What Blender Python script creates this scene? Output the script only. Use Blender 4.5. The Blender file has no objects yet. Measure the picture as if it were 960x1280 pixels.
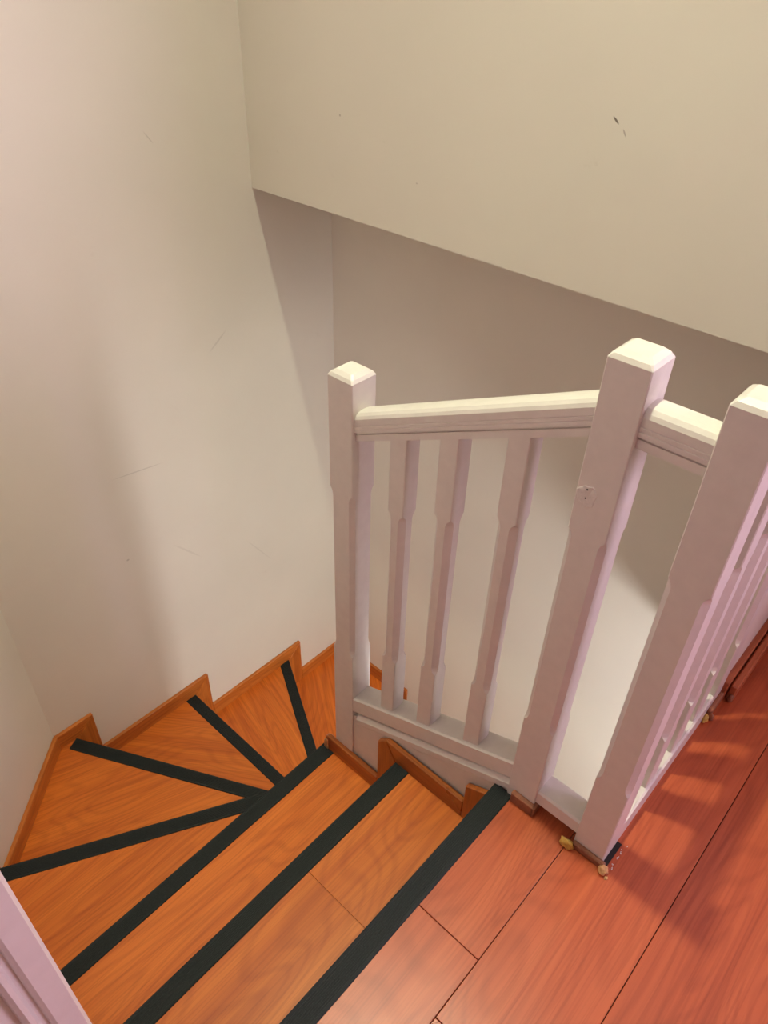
import bpy, bmesh, math, random
from mathutils import Vector, Matrix, noise
random.seed(4)
scene = bpy.context.scene
col = scene.collection

# ------------------------------------------------------------------ camera
cam_d = bpy.data.cameras.new('camera')
cam_d.sensor_fit = 'HORIZONTAL'; cam_d.sensor_width = 36.0
cam_d.lens = 929.84 / 960 * 36.0
cam_d.clip_start = 0.02
cam = bpy.data.objects.new('camera', cam_d); col.objects.link(cam)
yaw, pitch, roll = math.radians(-48.5566), math.radians(38.15), math.radians(1.8734)
fw = Vector((-math.sin(yaw)*math.cos(pitch), math.cos(yaw)*math.cos(pitch), -math.sin(pitch)))
rt0 = Vector((math.cos(yaw), math.sin(yaw), 0)); up0 = rt0.cross(fw)
rt = rt0*math.cos(roll) + up0*math.sin(roll); up = -rt0*math.sin(roll) + up0*math.cos(roll)
M = Matrix((rt, up, -fw)).transposed().to_4x4(); M.translation = Vector((-0.886, -0.3775, 1.3553))
cam.matrix_world = M
scene.camera = cam

# ------------------------------------------------------------------ world, light, exposure
scene.view_settings.view_transform = 'Standard'
scene.view_settings.look = 'None'
scene.view_settings.gamma = 1.0
scene.view_settings.use_curve_mapping = False
scene.view_settings.exposure = -0.33
w = bpy.data.worlds.new('World'); scene.world = w; w.use_nodes = True
w.node_tree.nodes['Background'].inputs[0].default_value = (0.80, 0.70, 0.95, 1)
w.node_tree.nodes['Background'].inputs[1].default_value = 0.6
LAMP_STRENGTH = 4600.0
LAND_STRENGTH = 75.0
LAND_COLOR = (0.97, 1.0, 0.90)
LAMP_COLOR = (0.96, 1.0, 0.72)
LOW_STRENGTH = 100.0
LOW_COLOR = (1.0, 0.98, 0.98)
def area(name, loc, target, sx, sy, power, colr):
    l = bpy.data.lights.new(name, 'AREA'); l.shape = 'RECTANGLE'; l.size = sx; l.size_y = sy
    l.energy = power; l.color = colr
    o = bpy.data.objects.new(name, l); col.objects.link(o); o.location = loc
    o.rotation_euler = (Vector(target)-Vector(loc)).to_track_quat('-Z', 'Y').to_euler()
    return o
area('window_daylight', (1.3, -2.62, 1.4), (1.3, 0, 1.2), 1.3, 1.5, 98, (0.92, 0.70, 0.98))

# ------------------------------------------------------------------ materials
def nt(name):
    m = bpy.data.materials.new(name); m.use_nodes = True
    return m, m.node_tree, m.node_tree.nodes, m.node_tree.links, m.node_tree.nodes['Principled BSDF']
def ramp(n, stops):
    r = n.new('ShaderNodeValToRGB'); e = r.color_ramp.elements
    while len(e) < len(stops): e.new(0.5)
    for i, (p, c) in enumerate(stops): e[i].position = p; e[i].color = (*c, 1) if len(c) == 3 else c
    return r
def plain(name, c, rough=.5, bump=0, bscale=60, var=0):
    m, t, n, l, b = nt(name)
    b.inputs['Base Color'].default_value = (*c, 1); b.inputs['Roughness'].default_value = rough
    tc = n.new('ShaderNodeTexCoord')
    nz = n.new('ShaderNodeTexNoise'); nz.inputs['Scale'].default_value = bscale; nz.inputs['Detail'].default_value = 5
    l.new(tc.outputs['Object'], nz.inputs['Vector'])
    if var:
        r = ramp(n, [(.3, [q*(1-var) for q in c]), (.7, [min(1, q*(1+var)) for q in c])])
        l.new(nz.outputs['Fac'], r.inputs[0]); l.new(r.outputs[0], b.inputs['Base Color'])
    if bump:
        bp = n.new('ShaderNodeBump'); bp.inputs['Strength'].default_value = bump; bp.inputs['Distance'].default_value = .002
        l.new(nz.outputs['Fac'], bp.inputs['Height']); l.new(bp.outputs[0], b.inputs['Normal'])
    return m
def mixc(n, l, fac, a, bcol, mode='MIX'):
    mx = n.new('ShaderNodeMix'); mx.data_type = 'RGBA'; mx.blend_type = mode
    if isinstance(fac, (int, float)): mx.inputs[0].default_value = fac
    else: l.new(fac, mx.inputs[0])
    for s, v in ((6, a), (7, bcol)):
        if isinstance(v, tuple): mx.inputs[s].default_value = (*v, 1)
        else: l.new(v, mx.inputs[s])
    return mx.outputs[2]
def wood(name, dark, mid, light, rough=.32, knot=(.0, .0, .0), satin=.5, gs=1.0, gain=.55):
    """laminate printed wood; grain runs along the object's local x axis"""
    m, t, n, l, b = nt(name)
    tc = n.new('ShaderNodeTexCoord'); oi = n.new('ShaderNodeObjectInfo')
    mul = n.new('ShaderNodeMath'); mul.operation = 'MULTIPLY'; mul.inputs[1].default_value = 37.0
    l.new(oi.outputs['Random'], mul.inputs[0])
    add = n.new('ShaderNodeVectorMath'); add.operation = 'ADD'
    l.new(tc.outputs['Object'], add.inputs[0]); l.new(mul.outputs[0], add.inputs[1])
    def mp(sc):
        q = n.new('ShaderNodeMapping'); q.inputs['Scale'].default_value = sc; l.new(add.outputs[0], q.inputs[0]); return q.outputs[0]
    n1 = n.new('ShaderNodeTexNoise'); n1.inputs['Scale'].default_value = 1; n1.inputs['Detail'].default_value = 7; n1.inputs['Roughness'].default_value = gain
    n1.inputs['Distortion'].default_value = .5
    l.new(mp((1.1*gs, 26*gs, 26*gs)), n1.inputs['Vector'])
    r1 = ramp(n, [(.26, dark), (.5, mid), (.74, light)]); l.new(n1.outputs['Fac'], r1.inputs[0])
    # cathedral grain: contour lines of a smooth stretched field
    nf = n.new('ShaderNodeTexNoise'); nf.inputs['Scale'].default_value = 1; nf.inputs['Detail'].default_value = 1.2; nf.inputs['Distortion'].default_value = .25
    l.new(mp((1.5, 6.5, 6.5)), nf.inputs['Vector'])
    m1 = n.new('ShaderNodeMath'); m1.operation = 'MULTIPLY'; m1.inputs[1].default_value = 125.0; l.new(nf.outputs['Fac'], m1.inputs[0])
    m2 = n.new('ShaderNodeMath'); m2.operation = 'SINE'; l.new(m1.outputs[0], m2.inputs[0])
    rw = ramp(n, [(.0, (.80, .74, .70)), (.5, (1, 1, 1)), (1, (1, 1, 1))])
    mrw = n.new('ShaderNodeMapRange'); mrw.inputs[1].default_value = -1; mrw.inputs[2].default_value = 1; l.new(m2.outputs[0], mrw.inputs[0]); l.new(mrw.outputs[0], rw.inputs[0])
    c = mixc(n, l, .55, r1.outputs[0], rw.outputs[0], 'MULTIPLY')
    # fine fibres
    n2 = n.new('ShaderNodeTexNoise'); n2.inputs['Scale'].default_value = 1; n2.inputs['Detail'].default_value = 2
    l.new(mp((5, 260, 260)), n2.inputs['Vector'])
    r2 = ramp(n, [(.34, (.72, .66, .60)), (.54, (1, 1, 1))]); l.new(n2.outputs['Fac'], r2.inputs[0])
    c = mixc(n, l, .55, c, r2.outputs[0], 'MULTIPLY')
    # board-to-board tone
    hv = n.new('ShaderNodeHueSaturation')
    mr = n.new('ShaderNodeMapRange'); mr.inputs[3].default_value = .88; mr.inputs[4].default_value = 1.1
    l.new(oi.outputs['Random'], mr.inputs[0]); l.new(mr.outputs[0], hv.inputs['Value']); l.new(c, hv.inputs['Color'])
    l.new(hv.outputs[0], b.inputs['Base Color'])
    n3 = n.new('ShaderNodeTexNoise'); n3.inputs['Scale'].default_value = 7; n3.inputs['Detail'].default_value = 4
    l.new(add.outputs[0], n3.inputs['Vector'])
    mr2 = n.new('ShaderNodeMapRange'); mr2.inputs[3].default_value = rough-.06; mr2.inputs[4].default_value = rough+.1
    l.new(n3.outputs['Fac'], mr2.inputs[0]); l.new(mr2.outputs[0], b.inputs['Roughness'])
    b.inputs['Specular IOR Level'].default_value = satin
    bp = n.new('ShaderNodeBump'); bp.inputs['Strength'].default_value = .10; bp.inputs['Distance'].default_value = .0008
    l.new(n2.outputs['Fac'], bp.inputs['Height']); l.new(bp.outputs[0], b.inputs['Normal'])
    return m
def wall_mat(name, base, marks=(), smudge=.05):
    """painted plaster; marks: (centre, half length, half width, direction, colour, strength)"""
    m, t, n, l, b = nt(name)
    tc = n.new('ShaderNodeTexCoord')
    nz = n.new('ShaderNodeTexNoise'); nz.inputs['Scale'].default_value = 2.2; nz.inputs['Detail'].default_value = 5
    l.new(tc.outputs['Object'], nz.inputs['Vector'])
    r = ramp(n, [(.3, [q*(1-smudge) for q in base]), (.7, [min(1, q*(1+smudge*.5)) for q in base])]); l.new(nz.outputs['Fac'], r.inputs[0])
    c = r.outputs[0]
    # sparse scuffs
    sm = n.new('ShaderNodeMapping'); sm.inputs['Scale'].default_value = (5, 5, 9); sm.inputs['Rotation'].default_value = (.4, .7, .2)
    l.new(tc.outputs['Object'], sm.inputs[0])
    ns = n.new('ShaderNodeTexNoise'); ns.inputs['Scale'].default_value = 2.0; ns.inputs['Detail'].default_value = 9; ns.inputs['Roughness'].default_value = .72
    l.new(sm.outputs[0], ns.inputs['Vector'])
    rs = ramp(n, [(.66, (1, 1, 1)), (.78, (.80, .78, .74))]); l.new(ns.outputs['Fac'], rs.inputs[0])
    c = mixc(n, l, .55, c, rs.outputs[0], 'MULTIPLY')
    for (cen, hl, hw, d, colr, st) in marks:
        mp = n.new('ShaderNodeMapping'); mp.vector_type = 'TEXTURE'
        mp.inputs['Location'].default_value = cen
        dv = Vector(d).normalized(); mp.inputs['Rotation'].default_value = dv.to_track_quat('X', 'Z').to_euler()
        mp.inputs['Scale'].default_value = (hl, hw, hw)
        l.new(tc.outputs['Object'], mp.inputs[0])
        le = n.new('ShaderNodeVectorMath'); le.operation = 'LENGTH'; l.new(mp.outputs[0], le.inputs[0])
        rm = ramp(n, [(.55, (st, st, st)), (1.0, (0, 0, 0))]); l.new(le.outputs['Value'], rm.inputs[0])
        c = mixc(n, l, rm.outputs[0], c, colr)
    l.new(c, b.inputs['Base Color'])
    b.inputs['Roughness'].default_value = .55; b.inputs['Specular IOR Level'].default_value = .35
    nb = n.new('ShaderNodeTexNoise'); nb.inputs['Scale'].default_value = 110; nb.inputs['Detail'].default_value = 3
    l.new(tc.outputs['Object'], nb.inputs['Vector'])
    bp = n.new('ShaderNodeBump'); bp.inputs['Strength'].default_value = .12; bp.inputs['Distance'].default_value = .0015
    l.new(nb.outputs['Fac'], bp.inputs['Height']); l.new(bp.outputs[0], b.inputs['Normal'])
    return m
def emis(name, c, s):
    m, t, n, l, b = nt(name)
    b.inputs['Base Color'].default_value = (.9, .9, .88, 1)
    b.inputs['Emission Color'].default_value = (*c, 1); b.inputs['Emission Strength'].default_value = s
    return m

CREAM = (.77, .73, .645)
M_STAIR = wood('stair_laminate', (.51, .108, .012), (.62, .150, .016), (.72, .195, .023), rough=.38, satin=.4)
M_PLANK = wood('landing_laminate', (.36, .067, .022), (.44, .091, .030), (.51, .119, .040), rough=.30, satin=.5)
M_SKIRT = wood('skirting_wood', (.44, .115, .019), (.56, .165, .028), (.64, .215, .04), rough=.3, gs=1.4)
M_SKIRT_D = wood('inner_skirting_wood', (.30, .075, .015), (.42, .12, .022), (.52, .17, .03), rough=.28, gs=1.4)
M_RED = wood('reddish_skirting_wood', (.36, .085, .035), (.45, .125, .05), (.50, .15, .06), rough=.35)
M_BROWN = wood('worn_brown_wood', (.20, .075, .035), (.30, .115, .055), (.38, .15, .075), rough=.5)
M_RUBBER = plain('black_rubber', (.012, .016, .016), .65, .25, 260, .25)
M_RUBBER.node_tree.nodes['Principled BSDF'].inputs['Specular IOR Level'].default_value = .3
M_PAINT = plain('white_paint', (.69, .65, .585), .36, .22, 45, .03)
M_FILL = plain('filler_paint', (.70, .66, .60), .30, .9, 150, .06)
M_DARK = plain('dark_gap', (.012, .010, .009), .8)
M_SUB = plain('subfloor', (.05, .03, .02), .9)
M_GLUE = plain('yellow_glue', (.55, .34, .07), .45, .5, 90, .25)
M_CHIP = plain('torn_board', (.52, .27, .11), .7, .7, 120, .3)
M_ROOM = wall_mat('room_paint', (.72, .68, .62))
M_CEIL = plain('ceiling_paint', (.75, .72, .66), .7, .05, 80)
M_METAL = plain('brass', (.5, .4, .2), .3)
SC = (.33, .30, .25)
M_WALL = wall_mat('main_wall_paint', CREAM, [((.262, 1.291, .413), .045, .004, (.055, 0, .04), SC, .22), ((.139, 1.291, .96), .02, .002, (1, 0, -1.3), SC, .3),
    ((-.06, 1.291, .12), .09, .0025, (1, 0, -.12), SC, .3), ((-.152, 1.291, -.16), .006, .004, (1, 0, 0), SC, .5), ((.05, 1.291, -.25), .08, .004, (1, 0, -1.2), SC, .15),
    ((.33, 1.291, -.42), .10, .003, (1, 0, -1.5), SC, .15), ((.02, 1.291, -.25), .10, .50, (0, 0, 1), SC, .0)])
M_WALL2 = wall_mat('wall_paint', CREAM)
M_UPPER = wall_mat('upper_wall_paint', (.75, .72, .615), [((.429, .283, 1.106), .0095, .0022, (0, -.022, -.018), (.10, .08, .05), .9),
    ((.429, .263, 1.089), .008, .0018, (0, -.012, -.018), (.25, .2, .15), .55), ((.429, .955, 1.02), .003, .003, (0, 1, 0), (.25, .2, .15), .5),
    ((.429, .72, .92), .003, .002, (0, 1, 0), (.3, .25, .2), .4)], smudge=.03)

# ------------------------------------------------------------------ helpers
def link(name, me, m, parent=None, smooth=False):
    o = bpy.data.objects.new(name, me); col.objects.link(o)
    if m: me.materials.append(m)
    if parent: o.parent = parent
    if smooth:
        for p in me.polygons: p.use_smooth = True
    return o
def fix(me):
    bm = bmesh.new(); bm.from_mesh(me); bmesh.ops.recalc_face_normals(bm, faces=bm.faces); bm.to_mesh(me); bm.free()
def mesh(name, v, f, m, parent=None, smooth=False):
    me = bpy.data.meshes.new(name); me.from_pydata([tuple(q) for q in v], [], f); fix(me); me.update()
    return link(name, me, m, parent, smooth)
def bev(o, wd, seg=1):
    b = o.modifiers.new('bevel', 'BEVEL'); b.width = wd; b.segments = seg; b.limit_method = 'ANGLE'; b.angle_limit = .6
    return o
def box(name, lo, hi, m, parent=None, bevel=0):
    (a, b, c), (d, e, f) = lo, hi
    v = [(x, y, z) for x in (a, d) for y in (b, e) for z in (c, f)]
    o = mesh(name, v, [(0, 1, 3, 2), (4, 6, 7, 5), (0, 4, 5, 1), (2, 3, 7, 6), (0, 2, 6, 4), (1, 5, 7, 3)], m, parent)
    return bev(o, bevel) if bevel else o
def loft(name, rings, m, parent=None, bevel=0, smooth=False):
    n = len(rings[0]); v = [q for r in rings for q in r]
    f = [(i*n+j, i*n+(j+1) % n, (i+1)*n+(j+1) % n, (i+1)*n+j) for i in range(len(rings)-1) for j in range(n)]
    f += [tuple(range(n)), tuple(range((len(rings)-1)*n, len(rings)*n))]
    o = mesh(name, v, f, m, parent, smooth)
    return bev(o, bevel) if bevel else o
def slab(name, poly, z0, z1, m, parent=None, angle=0., bevel=0):
    """vertical prism; local x (the grain) is turned by angle in plan"""
    c, s = math.cos(-angle), math.sin(-angle)
    P = [(x*c-y*s, x*s+y*c) for x, y in poly]
    o = loft(name, [[(x, y, z0) for x, y in P], [(x, y, z1) for x, y in P]], m, parent, bevel)
    o.rotation_euler = (0, 0, angle)
    return o
def thing(name, label, cat, loc=(0, 0, 0), group=None):
    o = bpy.data.objects.new(name, None); col.objects.link(o); o.location = loc
    o['label'] = label; o['category'] = cat
    if group: o['group'] = group
    return o
def struct(o, label=None, cat=None):
    o['kind'] = 'structure'
    if label: o['label'] = label
    if cat: o['category'] = cat
    return o

# ------------------------------------------------------------------ dimensions (metres, measured from the photograph)
H, G = .18, .252
XL, XB, YM, XG, ZG = -.871, .721, 1.291, .429, .800
CORN = (-.524, YM)                     # where the diagonal wall meets the main wall
YD = .961                              # where the left wall meets the diagonal wall
ZC = 3.20                              # ceiling
ZLOW = -2.52                           # floor of the storey below
PX0, PX1 = -.090, -.030                # posts, across the railing
XI = -.088                             # inner end of the treads
YW = -.235                             # face of the wall beside the landing

# ------------------------------------------------------------------ setting
struct(box('wall_back', (CORN[0]-.12, YM, ZLOW), (XB+.1, YM+.1, ZC), M_WALL), 'tall cream wall at the foot of the turning winder steps', 'wall')
struct(slab('wall_diagonal', [(XL, YD), CORN, (CORN[0]-.07, CORN[1]+.1), (XL-.12, YD+.06)], ZLOW, ZC, M_WALL2), 'narrow cream diagonal wall in the stair corner', 'wall')
wl = struct(slab('wall_left', [(XL, .006), (XL, YD), (XL-.12, YD+.06), (XL-.12, .11), (-2.3, .11), (-2.3, .006)], ZLOW, ZC, M_WALL2), 'cream wall ending at the head of the stairs', 'wall')
struct(box('wall_right', (XB, -1.6, ZLOW), (XB+.1, YM, ZG+.02), M_WALL2), 'shaded cream wall behind the lower flight and balustrade', 'wall')
struct(box('wall_upper', (XG, -.15, ZG), (XB+.1, YM, ZC), M_UPPER), 'overhanging pale wall with a sharp lower edge above the lower flight', 'wall')
struct(box('wall_landing', (.429, YW, -.2), (2.0, -.15, ZC), M_WALL2), 'pale wall beyond the balustrade along the landing', 'wall')
struct(box('wall_inner', (-.084, -.2, ZLOW), (-.036, .46, -.30), M_WALL2), 'white wall under the stair railing between the two flights', 'wall')
struct(box('wall_under_landing', (-2.3, -1.65, ZLOW), (XB+.1, -1.6, -.22), M_WALL2), 'cream wall of the storey below', 'wall')
struct(box('wall_far_left', (-2.35, -2.75, -.2), (-2.3, .11, ZC), M_ROOM), 'cream wall at the end of the landing room', 'wall')
struct(box('wall_far_right', (2.0, -2.75, -.2), (2.05, -.15, ZC), M_ROOM), 'cream wall at the right end of the landing room', 'wall')
wf = struct(loft('wall_front', [[(-2.35, y, -.2), (2.05, y, -.2), (2.05, y, .82), (-2.35, y, .82)] for y in (-2.75, -2.68)], M_ROOM), 'cream wall with a window behind the landing', 'wall')
for lo, hi in (((-2.35, -2.75, .82), (.62, -2.68, ZC)), ((1.97, -2.75, .82), (2.05, -2.68, ZC)), ((.62, -2.75, 2.18), (1.97, -2.68, ZC))):
    box('wall_panel', lo, hi, M_ROOM, wf)
struct(box('ceiling', (-2.35, -2.75, ZC), (2.05, YM+.1, ZC+.08), M_CEIL), 'plain off-white ceiling above the stairs', 'ceiling')
struct(box('floor_below', (-2.3, -1.6, ZLOW-.05), (XB, YM, ZLOW), M_SUB), 'floor of the storey below', 'floor')

# moulded trim on the end of the left wall
tr = loft('trim_1', [[(x, y, z) for x, y in [(XL, .0065), (XL, -.002), (XL-.003, -.006), (XL-.022, -.0065), (XL-.0255, -.004), (XL-.027, .0005), (XL-.0315, .0005),
      (XL-.034, -.0045), (XL-.038, -.0055), (XL-.042, -.002), (XL-.044, .0065)]] for z in (0, ZC)], M_PAINT, None)
struct(tr, 'moulded white trim on the wall end at the head of the stairs', 'trim')

# landing floor: laminate planks, each its own board
fl = slab('floor', [(-2.3, 0), (-2.3, -2.7), (2.0, -2.7), (2.0, YW), (PX1, YW+.03), (PX1-.01, -.012), (XL, -.012), (XL, 0)], -.2, -.0095, M_SUB)
struct(fl, 'reddish orange laminate floor of the landing', 'floor')
gp = .0007
rows = [0., -.1705, -.3685]
while rows[-1] > -2.65: rows.append(rows[-1]-.198)
def plank(poly): return slab('plank', poly, -.009, 0, M_PLANK, fl, 0, .0007)
def rect(x0, x1, y0, y1): return [(x0+gp, y0+gp), (x1-gp, y0+gp), (x1-gp, y1-gp), (x0+gp, y1-gp)]
plank([(XL, rows[1]+gp), (-.3755-gp*1.6, rows[1]+gp), (-.3755-gp*1.6, -.002), (XL, -.002)])
plank([(-.3755+gp*.4, rows[1]+gp), (-.04, rows[1]+gp), (-.04, -.002), (-.3755+gp*.4, -.002)])
plank(rect(-1.9, XL, rows[1], 0.))
plank([(-.489+gp, rows[2]+gp), (.74-gp, rows[2]+gp), (.74-gp, YW-.001), (PX1-.005, YW-.001), (PX1-.005, rows[1]-gp), (-.489+gp, rows[1]-gp)])
plank([(.74+gp, rows[2]+gp), (1.99, rows[2]+gp), (1.99, YW-.001), (.74+gp, YW-.001)])
plank(rect(-1.69, -.489, rows[2], rows[1]))
offs = [-1.05, -.72, -.45, -.9, -.55, -1.2]
for i in range(2, len(rows)-1):
    x = offs[i % 6]
    if x > -1.5: plank(rect(-2.28, x, rows[i+1], rows[i]))
    for k in range(3):
        x1 = min(x+1.21, 1.99)
        if x1-x > .05: plank(rect(x, x1, rows[i+1], rows[i]))
        x = x1

# ------------------------------------------------------------------ staircase
st = thing('staircase', 'orange laminate winder staircase with black rubber nosing strips turning down to the right', 'staircase', (0, 0, 0))
PIV = (-.055, .495)
# nosing lines: (outer point, inner point) of each front edge
nose = [((XL, 0.), (XI, 0.)), ((XL, G), (XI-.006, G)), ((XL, 2*G), (XI-.008, 2*G)), ((XL+.012, .937), (-.10, .526)), ((-.468, 1.277), (-.083, .53)), ((-.0345, 1.277), (-.0345, .478)),
        ((.4105, 1.277), (-.004, .512)), ((XB-.012, .94), (-.02, .505))]
for k in range(7): nose.append(((XB-.012, .50-k*G), (PX1, .50-k*G)))
def line_pt(nz, d):
    """nosing line shifted back (towards the upper step) by d"""
    (ax, ay), (bx, by) = nz; v = Vector((bx-ax, by-ay)).normalized(); nrm = Vector((v.y, -v.x))
    return [(ax+nrm.x*d, ay+nrm.y*d), (bx+nrm.x*d, by+nrm.y*d)]
def ext(nz, e0, e1):
    (ax, ay), (bx, by) = nz; v = Vector((bx-ax, by-ay)).normalized()
    return ((ax-v.x*e0, ay-v.y*e0), (bx+v.x*e1, by+v.y*e1))
T = .028
def tread(poly, j, ang, parts=None): return slab('tread', poly, -j*H-T, -j*H, M_STAIR, st, ang, .001)
def ang_of(nz): (ax, ay), (bx, by) = nz; return math.atan2(by-ay, bx-ax)
# tread 1 is laid from two boards
slab('tread', [(XL, -.02), (-.4145, -.02), (-.4145, G), (XL, G)], -H-T, -H, M_STAIR, st, 0, .0006)
slab('tread', [(-.414, -.02), (XI, -.02), (XI, G), (-.414, G)], -H-T, -H, M_STAIR, st, 0, .0006)
tread([(XL, G-.02), (XI, G-.02), (XI, 2*G), (XL, 2*G)], 2, 0)
tread([(XL, 2*G-.03), (XI, 2*G-.03), (XI, .495), (-.06, .495), nose[3][1], (XL, .943)], 3, .0)
tread([(XL, .915), (-.115, .50), (-.06, .49), nose[4][1], (-.475, YM), CORN, (XL, YD)], 4, ang_of(nose[3])*.75)
tread([(-.505, YM), (-.11, .52), (-.06, .485), nose[5][1], (-.0345, YM)], 5, ang_of(nose[4])*.85)
tread([(-.065, YM), (-.065, .485), (-.03, .485), nose[6][1], (.418, YM)], 6, ang_of(nose[5])-.28)
tread([(.385, YM), (-.03, .52), (-.03, .49), nose[7][1], (XB, .947), (XB, YM)], 7, ang_of(nose[6])-.1)
tread([(XB, .975), (PX1, .53), (PX1, .50), (XB, .50)], 8, math.radians(20))
for k in range(6): tread([(XB, .52-k*G), (PX1, .52-k*G), (PX1, .50-(k+1)*G), (XB, .50-(k+1)*G)], 9+k, 0) if 9+k < 14 else None
# risers
for j, nz in enumerate(nose[:14]):
    a, b = line_pt(ext(nz, .012, 0), .014)
    a2, b2 = line_pt(ext(nz, .012, 0), .026)
    slab('riser', [a, b, b2, a2], -(j+1)*H, -j*H-(T if j else .2*0+.0095), M_STAIR, st, ang_of(nz))
# ribbed rubber nosing strips
def strip(nz, z, width=.0385, e0=0., e1=0.):
    (ax, ay), (bx, by) = ext(nz, e0, e1)
    v = Vector((bx-ax, by-ay, 0)); L = v.length; v.normalize(); nb = Vector((v.y, -v.x, 0))   # nb: back towards the upper step
    prof = [(-.003, -.026), (.0, -.026), (.0, .0), (width, .0), (width, .0016), (width-.002, .0032)]
    nr = 9; p0, p1 = width-.004, .003
    for i in range(nr):
        t0 = p0+(p1-p0)*i/nr; t1 = p0+(p1-p0)*(i+.5)/nr; t2 = p0+(p1-p0)*(i+.62)/nr; t3 = p0+(p1-p0)*(i+.88)/nr
        prof += [(t0, .0034), (t1, .0034), (t2, .0025), (t3, .0025)]
    prof += [(.001, .0036), (-.0022, .0026), (-.003, .0)]
    rings = []
    ns = 24
    for s in range(ns+1):
        d = L*s/ns
        wob = .0011*noise.noise(Vector((ax*9+d*7, z*11, 3.1)))
        o = Vector((ax, ay, z))+v*d
        rings.append([o+nb*(q[0]+(wob if q[0] > .01 else wob*.3))+Vector((0, 0, q[1])) for q in prof])
    return loft('nosing_strip', rings, M_RUBBER, st)
for j, nz in enumerate(nose):
    e0 = {0: 0, 1: -.013, 2: -.013}.get(j, 0)
    strip(nz, -j*H, .0385 if j else .040, e0, 0)

# ------------------------------------------------------------------ skirting boards that follow the steps
K, VW, TH = .0595, .068, .013
def clip(poly, lo, hi):
    for side, lim in ((1, lo), (-1, hi)):
        out = []
        for i in range(len(poly)):
            a, b = poly[i], poly[(i+1) % len(poly)]
            ia, ib = side*(a[0]-lim) >= 0, side*(b[0]-lim) >= 0
            if ia: out.append(a)
            if ia != ib:
                t = (lim-a[0])/(b[0]-a[0]); out.append((lim, a[1]+t*(b[1]-a[1])))
        poly = out
        if not poly: return poly
    q = []
    for a in poly:
        if not q or abs(a[0]-q[-1][0])+abs(a[1]-q[-1][1]) > 1e-5: q.append(a)
    if len(q) > 1 and abs(q[0][0]-q[-1][0])+abs(q[0][1]-q[-1][1]) < 1e-5: q.pop()
    return q if len(q) > 2 else []
def seg_len(a, b): return math.hypot(b[0]-a[0], b[1]-a[1])
path = [(XL, 0.), (XL, YD), CORN, (XB, YM), (XB, -1.4)]
bases = [struct(thing('baseboard_left', 'orange wooden skirting stepping down the left stair wall', 'skirting')),
         struct(thing('baseboard_diagonal', 'orange wooden skirting on the diagonal corner wall', 'skirting')),
         struct(thing('baseboard_back', 'orange wooden skirting stepping along the winder steps on the tall wall', 'skirting')),
         struct(thing('baseboard_right', 'orange wooden skirting stepping down the wall of the lower flight', 'skirting'))]
ss = [0.]
for a, b in zip(path, path[1:]): ss.append(ss[-1]+seg_len(a, b))
s_n = [0., G, 2*G, .943, ss[2]+(-.464-CORN[0]), ss[2]+(-.0345-CORN[0]), ss[2]+(.416-CORN[0]), ss[3]+YM-.94] + [ss[3]+YM-.50+k*G for k in range(6)]
def board(name, poly, seg, parent, mat, horizontal=True):
    a, b = path[seg], path[seg+1]; u = Vector((b[0]-a[0], b[1]-a[1], 0)).normalized(); nin = Vector((u.y, -u.x, 0))
    org = Vector((a[0], a[1], 0))
    cs = sum(q[0] for q in poly)/len(poly)-ss[seg]; cz = sum(q[1] for q in poly)/len(poly)
    X = u if horizontal else Vector((0, 0, 1)); Z = Vector((0, 0, 1)) if horizontal else -u
    R = Matrix((X, nin, Z)).transposed() if X.cross(nin).dot(Z) > 0 else Matrix((X, -nin, Z)).transposed()
    C = org+u*cs+Vector((0, 0, cz)); Ri = R.transposed()
    rings = []
    for d in (0, TH):
        rings.append([Ri @ (org+u*(q[0]-ss[seg])+Vector((0, 0, q[1]))+nin*d-C) for q in poly])
    o = loft(name, rings, mat, parent, .0018)
    o.matrix_local = Matrix.Translation(C) @ R.to_4x4()
    return o
for j in range(1, 13):
    zt = -j*H; s0 = s_n[j-1]+VW; s1 = s_n[j]
    hp = [(s0, zt-.004), (s1, zt-.004), (s1+VW, zt+K), (s0, zt+K)]
    vp = [(s1, zt-.006), (s1+VW-.0005, zt+K-.001), (s1+VW-.0005, zt-H-.004), (s1, zt-H-.004)]
    for poly, hor in ((hp, True), (vp, False)):
        for seg in range(4):
            q = clip(poly, ss[seg]+(.0), ss[seg+1])
            if q and max(p[0] for p in q)-min(p[0] for p in q) > .004: board('skirting_board', q, seg, bases[seg], M_SKIRT, hor)
# inner side, under the railing
bi = struct(thing('baseboard_inner', 'dark orange skirting steps under the white stair railing', 'skirting'))
def iboard(poly, hor=True, x0=-.101, x1=-.088, mat=M_SKIRT_D, parent=bi, name='skirting_board'):
    cy = sum(q[0] for q in poly)/len(poly); cz = sum(q[1] for q in poly)/len(poly); C = Vector((x0, cy, cz))
    X = Vector((0, 1, 0)) if hor else Vector((0, 0, 1)); Y = Vector((-1, 0, 0)) if hor else Vector((1, 0, 0)); Z = X.cross(Y)
    R = Matrix((X, Y, Z)).transposed(); Ri = R.transposed()
    o = loft(name, [[Ri @ (Vector((x, q[0], q[1]))-C) for q in poly] for x in (x0, x1)], mat, parent, .0022)
    o.matrix_local = Matrix.Translation(C) @ R.to_4x4(); return o
iboard([(.003, -H), (.062, -H), (.062, -.062), (.003, -.03)], False)
iboard([(.062, -H-.003), (G, -H-.003), (G+.034, -H+.056), (.062, -H+.056)])
iboard([(G, -H-.003), (G+.034, -H+.055), (G+.060, -H+.03), (G+.060, -2*H-.003), (G, -2*H-.003)], False)
iboard([(G+.060, -2*H-.003), (2*G-.002, -2*H-.003), (2*G-.010, -2*H+.05), (2*G-.016, -2*H+.056), (G+.060, -2*H+.056)])
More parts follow.
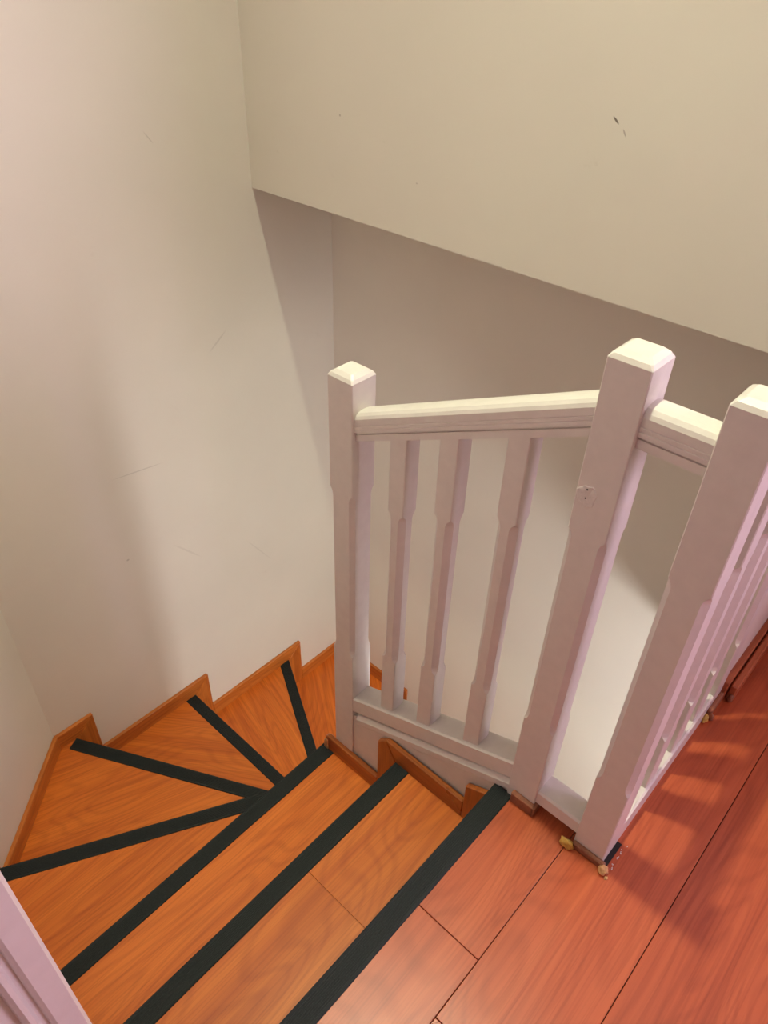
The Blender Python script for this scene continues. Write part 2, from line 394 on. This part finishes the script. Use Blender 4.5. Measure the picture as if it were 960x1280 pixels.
o = iboard([(2*G-.020, -2*H-.05), (2*G-.002, -2*H-.05), (2*G-.004, -2*H+.030), (2*G-.012, -2*H+.044), (2*G-.020, -2*H+.040)], False, -.103, -.090, M_CHIP, bi, 'broken_end')

# ------------------------------------------------------------------ balustrade
rl = thing('stair_railing', 'white painted wooden balustrade with chamfered newel posts around the stair opening', 'railing', (0, 0, 0))
def ring(cx, cy, hw, c, z, tilt=(0, 0)):
    P = [(-hw+c, -hw), (hw-c, -hw), (hw, -hw+c), (hw, hw-c), (hw-c, hw), (-hw+c, hw), (-hw, hw-c), (-hw, -hw+c)]
    return [Vector((cx+x, cy+y, z+tilt[0]*x+tilt[1]*y)) for x, y in P]
def post(name, cx, cy, hw, z0, zl, zu, z1, ch, cap=True, slope=0., parent=rl, lo_slope=None):
    e = .0016; t = .016
    ls = slope if lo_slope is None else lo_slope
    R = [ring(cx, cy, hw, e, z0, (0, ls)), ring(cx, cy, hw, e, zl, (0, 0)), ring(cx, cy, hw, ch*.75, zl+t*.45), ring(cx, cy, hw, ch, zl+t), ring(cx, cy, hw, ch, zu-t),
         ring(cx, cy, hw, ch*.75, zu-t*.45), ring(cx, cy, hw, e, zu)]
    if cap: R += [ring(cx, cy, hw, e, z1), ring(cx, cy, hw-.0035, .003, z1+.006), ring(cx, cy, hw-.011, .003, z1+.0115), ring(cx, cy, hw-.013, .002, z1+.0118)]
    else: R += [ring(cx, cy, hw, e, z1, (0, slope))]
    return loft(name, R, M_PAINT, parent)
CXp = (PX0+PX1)/2; HW = .0303
YA, YB, YC = -.0865+HW, .406+HW, -.239+HW
pB = post('newel_post', CXp, YB, HW, -.62, .055, .510, .747, .009)
pA = post('newel_post', CXp, YA, HW, -.12, .245, .690, .955, .009)
pC = post('newel_post', CXp, YC, HW, .0, .222, .690, .950, .009)
pD = post('newel_post', .400, YC, HW, .0, .222, .690, .950, .009)
# handrails: one moulded profile swept along each run
half = [(.0, .0125), (.008, .0120), (.0165, .0100), (.0215, .0050), (.0240, -.0010), (.0242, -.0130), (.0232, -.0142), (.0242, -.0155), (.0242, -.0200), (.0232, -.0212), (.0242, -.0225), (.0242, -.0285),
        (.0185, -.0300), (.0185, -.0330), (.0215, -.0335), (.0215, -.0465)]
prof = half + [(-x, z) for x, z in reversed(half[1:])]
def zref(y): return .680+(.403-y)*.4726
def rail(name, p0, p1, prof, across):
    A, B = Vector(p0), Vector(p1); ac = Vector(across)
    o = loft(name, [[P+ac*x+Vector((0, 0, z)) for x, z in prof] for P in (A, B)], M_PAINT, rl); return o
rx = CXp+.0
y0, y1 = YA+HW-.004, YB-HW+.004
rail('handrail', (rx, y1, zref(y1)), (rx, y0, zref(y0)), prof, (1, 0, 0))
rail('handrail', (rx, YA-HW+.004, .893), (rx, YC+HW-.004, .893), prof, (1, 0, 0))
rail('handrail', (PX1-.004, YC, .893), (.400-HW+.004, YC, .893), prof, (0, 1, 0))
bprof = lambda hw, t: [(-hw, -t), (-hw, -.004), (-hw+.004, 0), (hw-.004, 0), (hw, -.004), (hw, -t)]
def zlow(y): return -.088+(.401-y)*.4365
rail('bottom_rail', (rx, y1, zlow(y1)), (rx, y0, zlow(y0)), bprof(.028, .047), (1, 0, 0))
rail('bottom_rail', (rx, YA-HW+.004, .066), (rx, YC+HW-.004, .066), bprof(.026, .034), (1, 0, 0))
rail('bottom_rail', (PX1-.004, YC, .066), (.400-HW+.004, YC, .066), bprof(.030, .066), (0, 1, 0))
bw = .0187
for y, zl, zu in ((.3075, .122, .521), (.2025, .172, .572), (.0800, .222, .633)):
    post('baluster', -.0615, y, bw, zlow(y)-.003, zl, zu, zref(y)-.0445, .0105, False, -.4726, rl, -.4365)
for x in (.087, .195, .297):
    post('baluster', x, YC, .024, .064, .215, .640, .848, .0105, False, 0.)
# stringer between the railing and the steps, with its sloped moulding
def zs(y): return -.142+(.39-y)*.4447
sv = [(y1, zs(y1)-.008), (y0, zs(y0)-.008), (y0, -.36), (y1, -.62)]
loft('stringer', [[(x, a, b) for a, b in sv] for x in (-.0855, -.034)], M_PAINT, rl)
mpf = [(-.0350, -.001), (-.0905+.0065, .0), (-.0905, -.012), (-.0905, -.030), (-.0860, -.034), (-.0350, -.034)]
ym1 = y1-.016
loft('stringer_moulding', [[(x, y, zs(y)+z) for x, z in mpf] for y in (ym1, y0)], M_PAINT, rl, .0015)
# filled fixing holes on the middle newel post
rv = [Vector((PX0-.0002, -.041, .757))]
N = 26
fv, ff = [], []
for rr, dx in ((1.0, .0), (.9, .0009), (.55, .0010), (.3, .0004)):
    for i in range(N):
        a = 2*math.pi*i/N; r = .0185*rr*(1+.10*math.sin(3*a+1)+.06*math.sin(7*a))
        fv.append((PX0-.0001-dx-(.0005*random.random() if .2 < rr < 1 else 0), -.043+r*math.cos(a)*.82, .752+r*math.sin(a)))
fv.append((PX0-.0003, -.043, .752))
for k in range(3):
    for i in range(N): ff.append((k*N+i, k*N+(i+1) % N, (k+1)*N+(i+1) % N, (k+1)*N+i))
for i in range(N): ff.append((3*N+i, 3*N+(i+1) % N, 4*N))
mesh('filler_patch', fv, ff, M_FILL, pA)
def disc(name, c, r, m, parent, n=12, th=.0005):
    return loft(name, [[(c[0]-t, c[1]+r*math.cos(2*math.pi*i/n), c[2]+r*math.sin(2*math.pi*i/n)) for i in range(n)] for t in (0, th)], m, parent)
disc('screw_hole', (PX0-.0019, -.0425, .7635), .0013, M_DARK, pA)
disc('screw_hole', (PX0-.0017, -.0425, .7490), .0012, M_DARK, pA)

# ------------------------------------------------------------------ worn skirting remnants at the post feet
bl = struct(thing('baseboard_landing', 'worn brown skirting remnants at the feet of the landing posts', 'skirting'))
def remnant(lo, hi, m=M_BROWN): return box('skirting_remnant', lo, hi, m, bl, .0025)
remnant((PX0-.011, -.093, .0), (PX0+.001, -.040, .030))
remnant((PX0-.011, -.0935, .0), (PX1-.012, -.086, .030))
remnant((PX0-.009, -.246, .0), (PX0+.001, -.180, .018))
remnant((.362, YC-HW-.009, .0), (.432, YC-HW+.001, .030))
box('gap', (PX0+.002, -.2485, .0), (PX1+.002, -.2385, .0012), M_DARK, bl)
def blob(name, c, r, m, parent, seed, sub=3):
    bm = bmesh.new(); bmesh.ops.create_icosphere(bm, subdivisions=sub, radius=1)
    for v in bm.verts:
        k = 1+.38*noise.noise(v.co*1.7+Vector((seed, 0, 0)))+.15*noise.noise(v.co*4+Vector((0, seed, 0)))
        v.co = Vector((v.co.x*r[0], v.co.y*r[1], v.co.z*r[2]))*k
    me = bpy.data.meshes.new(name); bm.to_mesh(me); bm.free()
    o = link(name, me, m, parent, True); o.location = c; return o
blob('glue_blob', (PX0-.014, -.172, .011), (.007, .013, .013), M_GLUE, bl, 1.3)
blob('glue_blob', (PX0-.010, -.247, .008), (.009, .009, .010), M_CHIP, bl, 5.1)
blob('splinter', (PX0-.016, -.258, .0015), (.004, .003, .002), M_CHIP, bl, 8.2)
blob('splinter', (.352, YC-HW-.004, .010), (.012, .006, .010), M_GLUE, bl, 2.7)
blob('splinter', (.366, YC-HW-.010, .008), (.005, .007, .012), M_BROWN, bl, 3.9)
blob('splinter', (.445, YC-HW-.022, .012), (.010, .006, .012), M_BROWN, bl, 6.4)
random.seed(11)
for i in range(14):
    t = random.random()
    blob('paint_flake', (PX0+.004+.062*t, -.252-.006*random.random(), .0004), (.0014+.001*random.random(), .001, .0006), M_PAINT, bl, i*1.7, 1)
# skirting of the landing wall: a board with a second strip in front of it
bw_ = struct(thing('baseboard_front', 'red-brown double skirting strip along the landing wall', 'skirting'))
box('skirting_board', (.431, YW-.014, .0), (1.99, YW, .062), M_RED, bw_, .002)
box('skirting_strip', (.445, YW-.032, .0), (1.99, YW-.0165, .048), M_RED, bw_, .003)

# ------------------------------------------------------------------ lamps
def lathe(name, pr, m, t, n=28, smooth=True):
    return loft(name, [[(q[0]*math.cos(2*math.pi*i/n), q[0]*math.sin(2*math.pi*i/n), q[1]) for i in range(n)] for q in pr], m, t, 0, smooth)
# surface-mounted can spotlight over the stair opening
t = thing('can_spotlight', 'white cylindrical can spotlight on the ceiling above the stair opening', 'lamp', (-.06, .236, 3.10))
lathe('diffuser', [(.040, .085), (.040, .089)], emis('spot_glow', LAMP_COLOR, LAMP_STRENGTH), t, 28, False)
lathe('can', [(.050, .093), (.050, .0), (.054, .0), (.054, ZC-3.10), (.004, ZC-3.10), (.004, .093)], M_PAINT, t)
# globe ceiling lamp of the landing
t = thing('globe_pendant', 'small frosted globe pendant above the landing', 'lamp', (-.217, -.50, 2.25))
lathe('globe', [(.045*math.sin(a), -.045*math.cos(a)) for a in [math.pi*k/14 for k in range(1, 14)]], emis('landing_glow', LAND_COLOR, LAND_STRENGTH), t)
lathe('fitting', [(.016, .043), (.030, .05), (.034, .07), (.004, .075), (.004, ZC-2.25-.02), (.04, ZC-2.25-.015), (.04, ZC-2.25)], M_METAL, t)
# globe lamp of the storey below
GR = .12
t = thing('globe_lamp', 'frosted globe lamp hanging below the landing over the lower flight', 'lamp', (.04, -.85, -.53))
lathe('globe', [(GR*math.sin(a), -GR*math.cos(a)) for a in [math.pi*k/14 for k in range(1, 14)]], emis('globe_glow', LOW_COLOR, LOW_STRENGTH), t)
lathe('socket', [(.018, GR*.96), (.02, GR+.03), (.008, GR+.045)], M_METAL, t)
lathe('cord', [(.003, GR+.04), (.003, .33)], M_PAINT, t, 8)
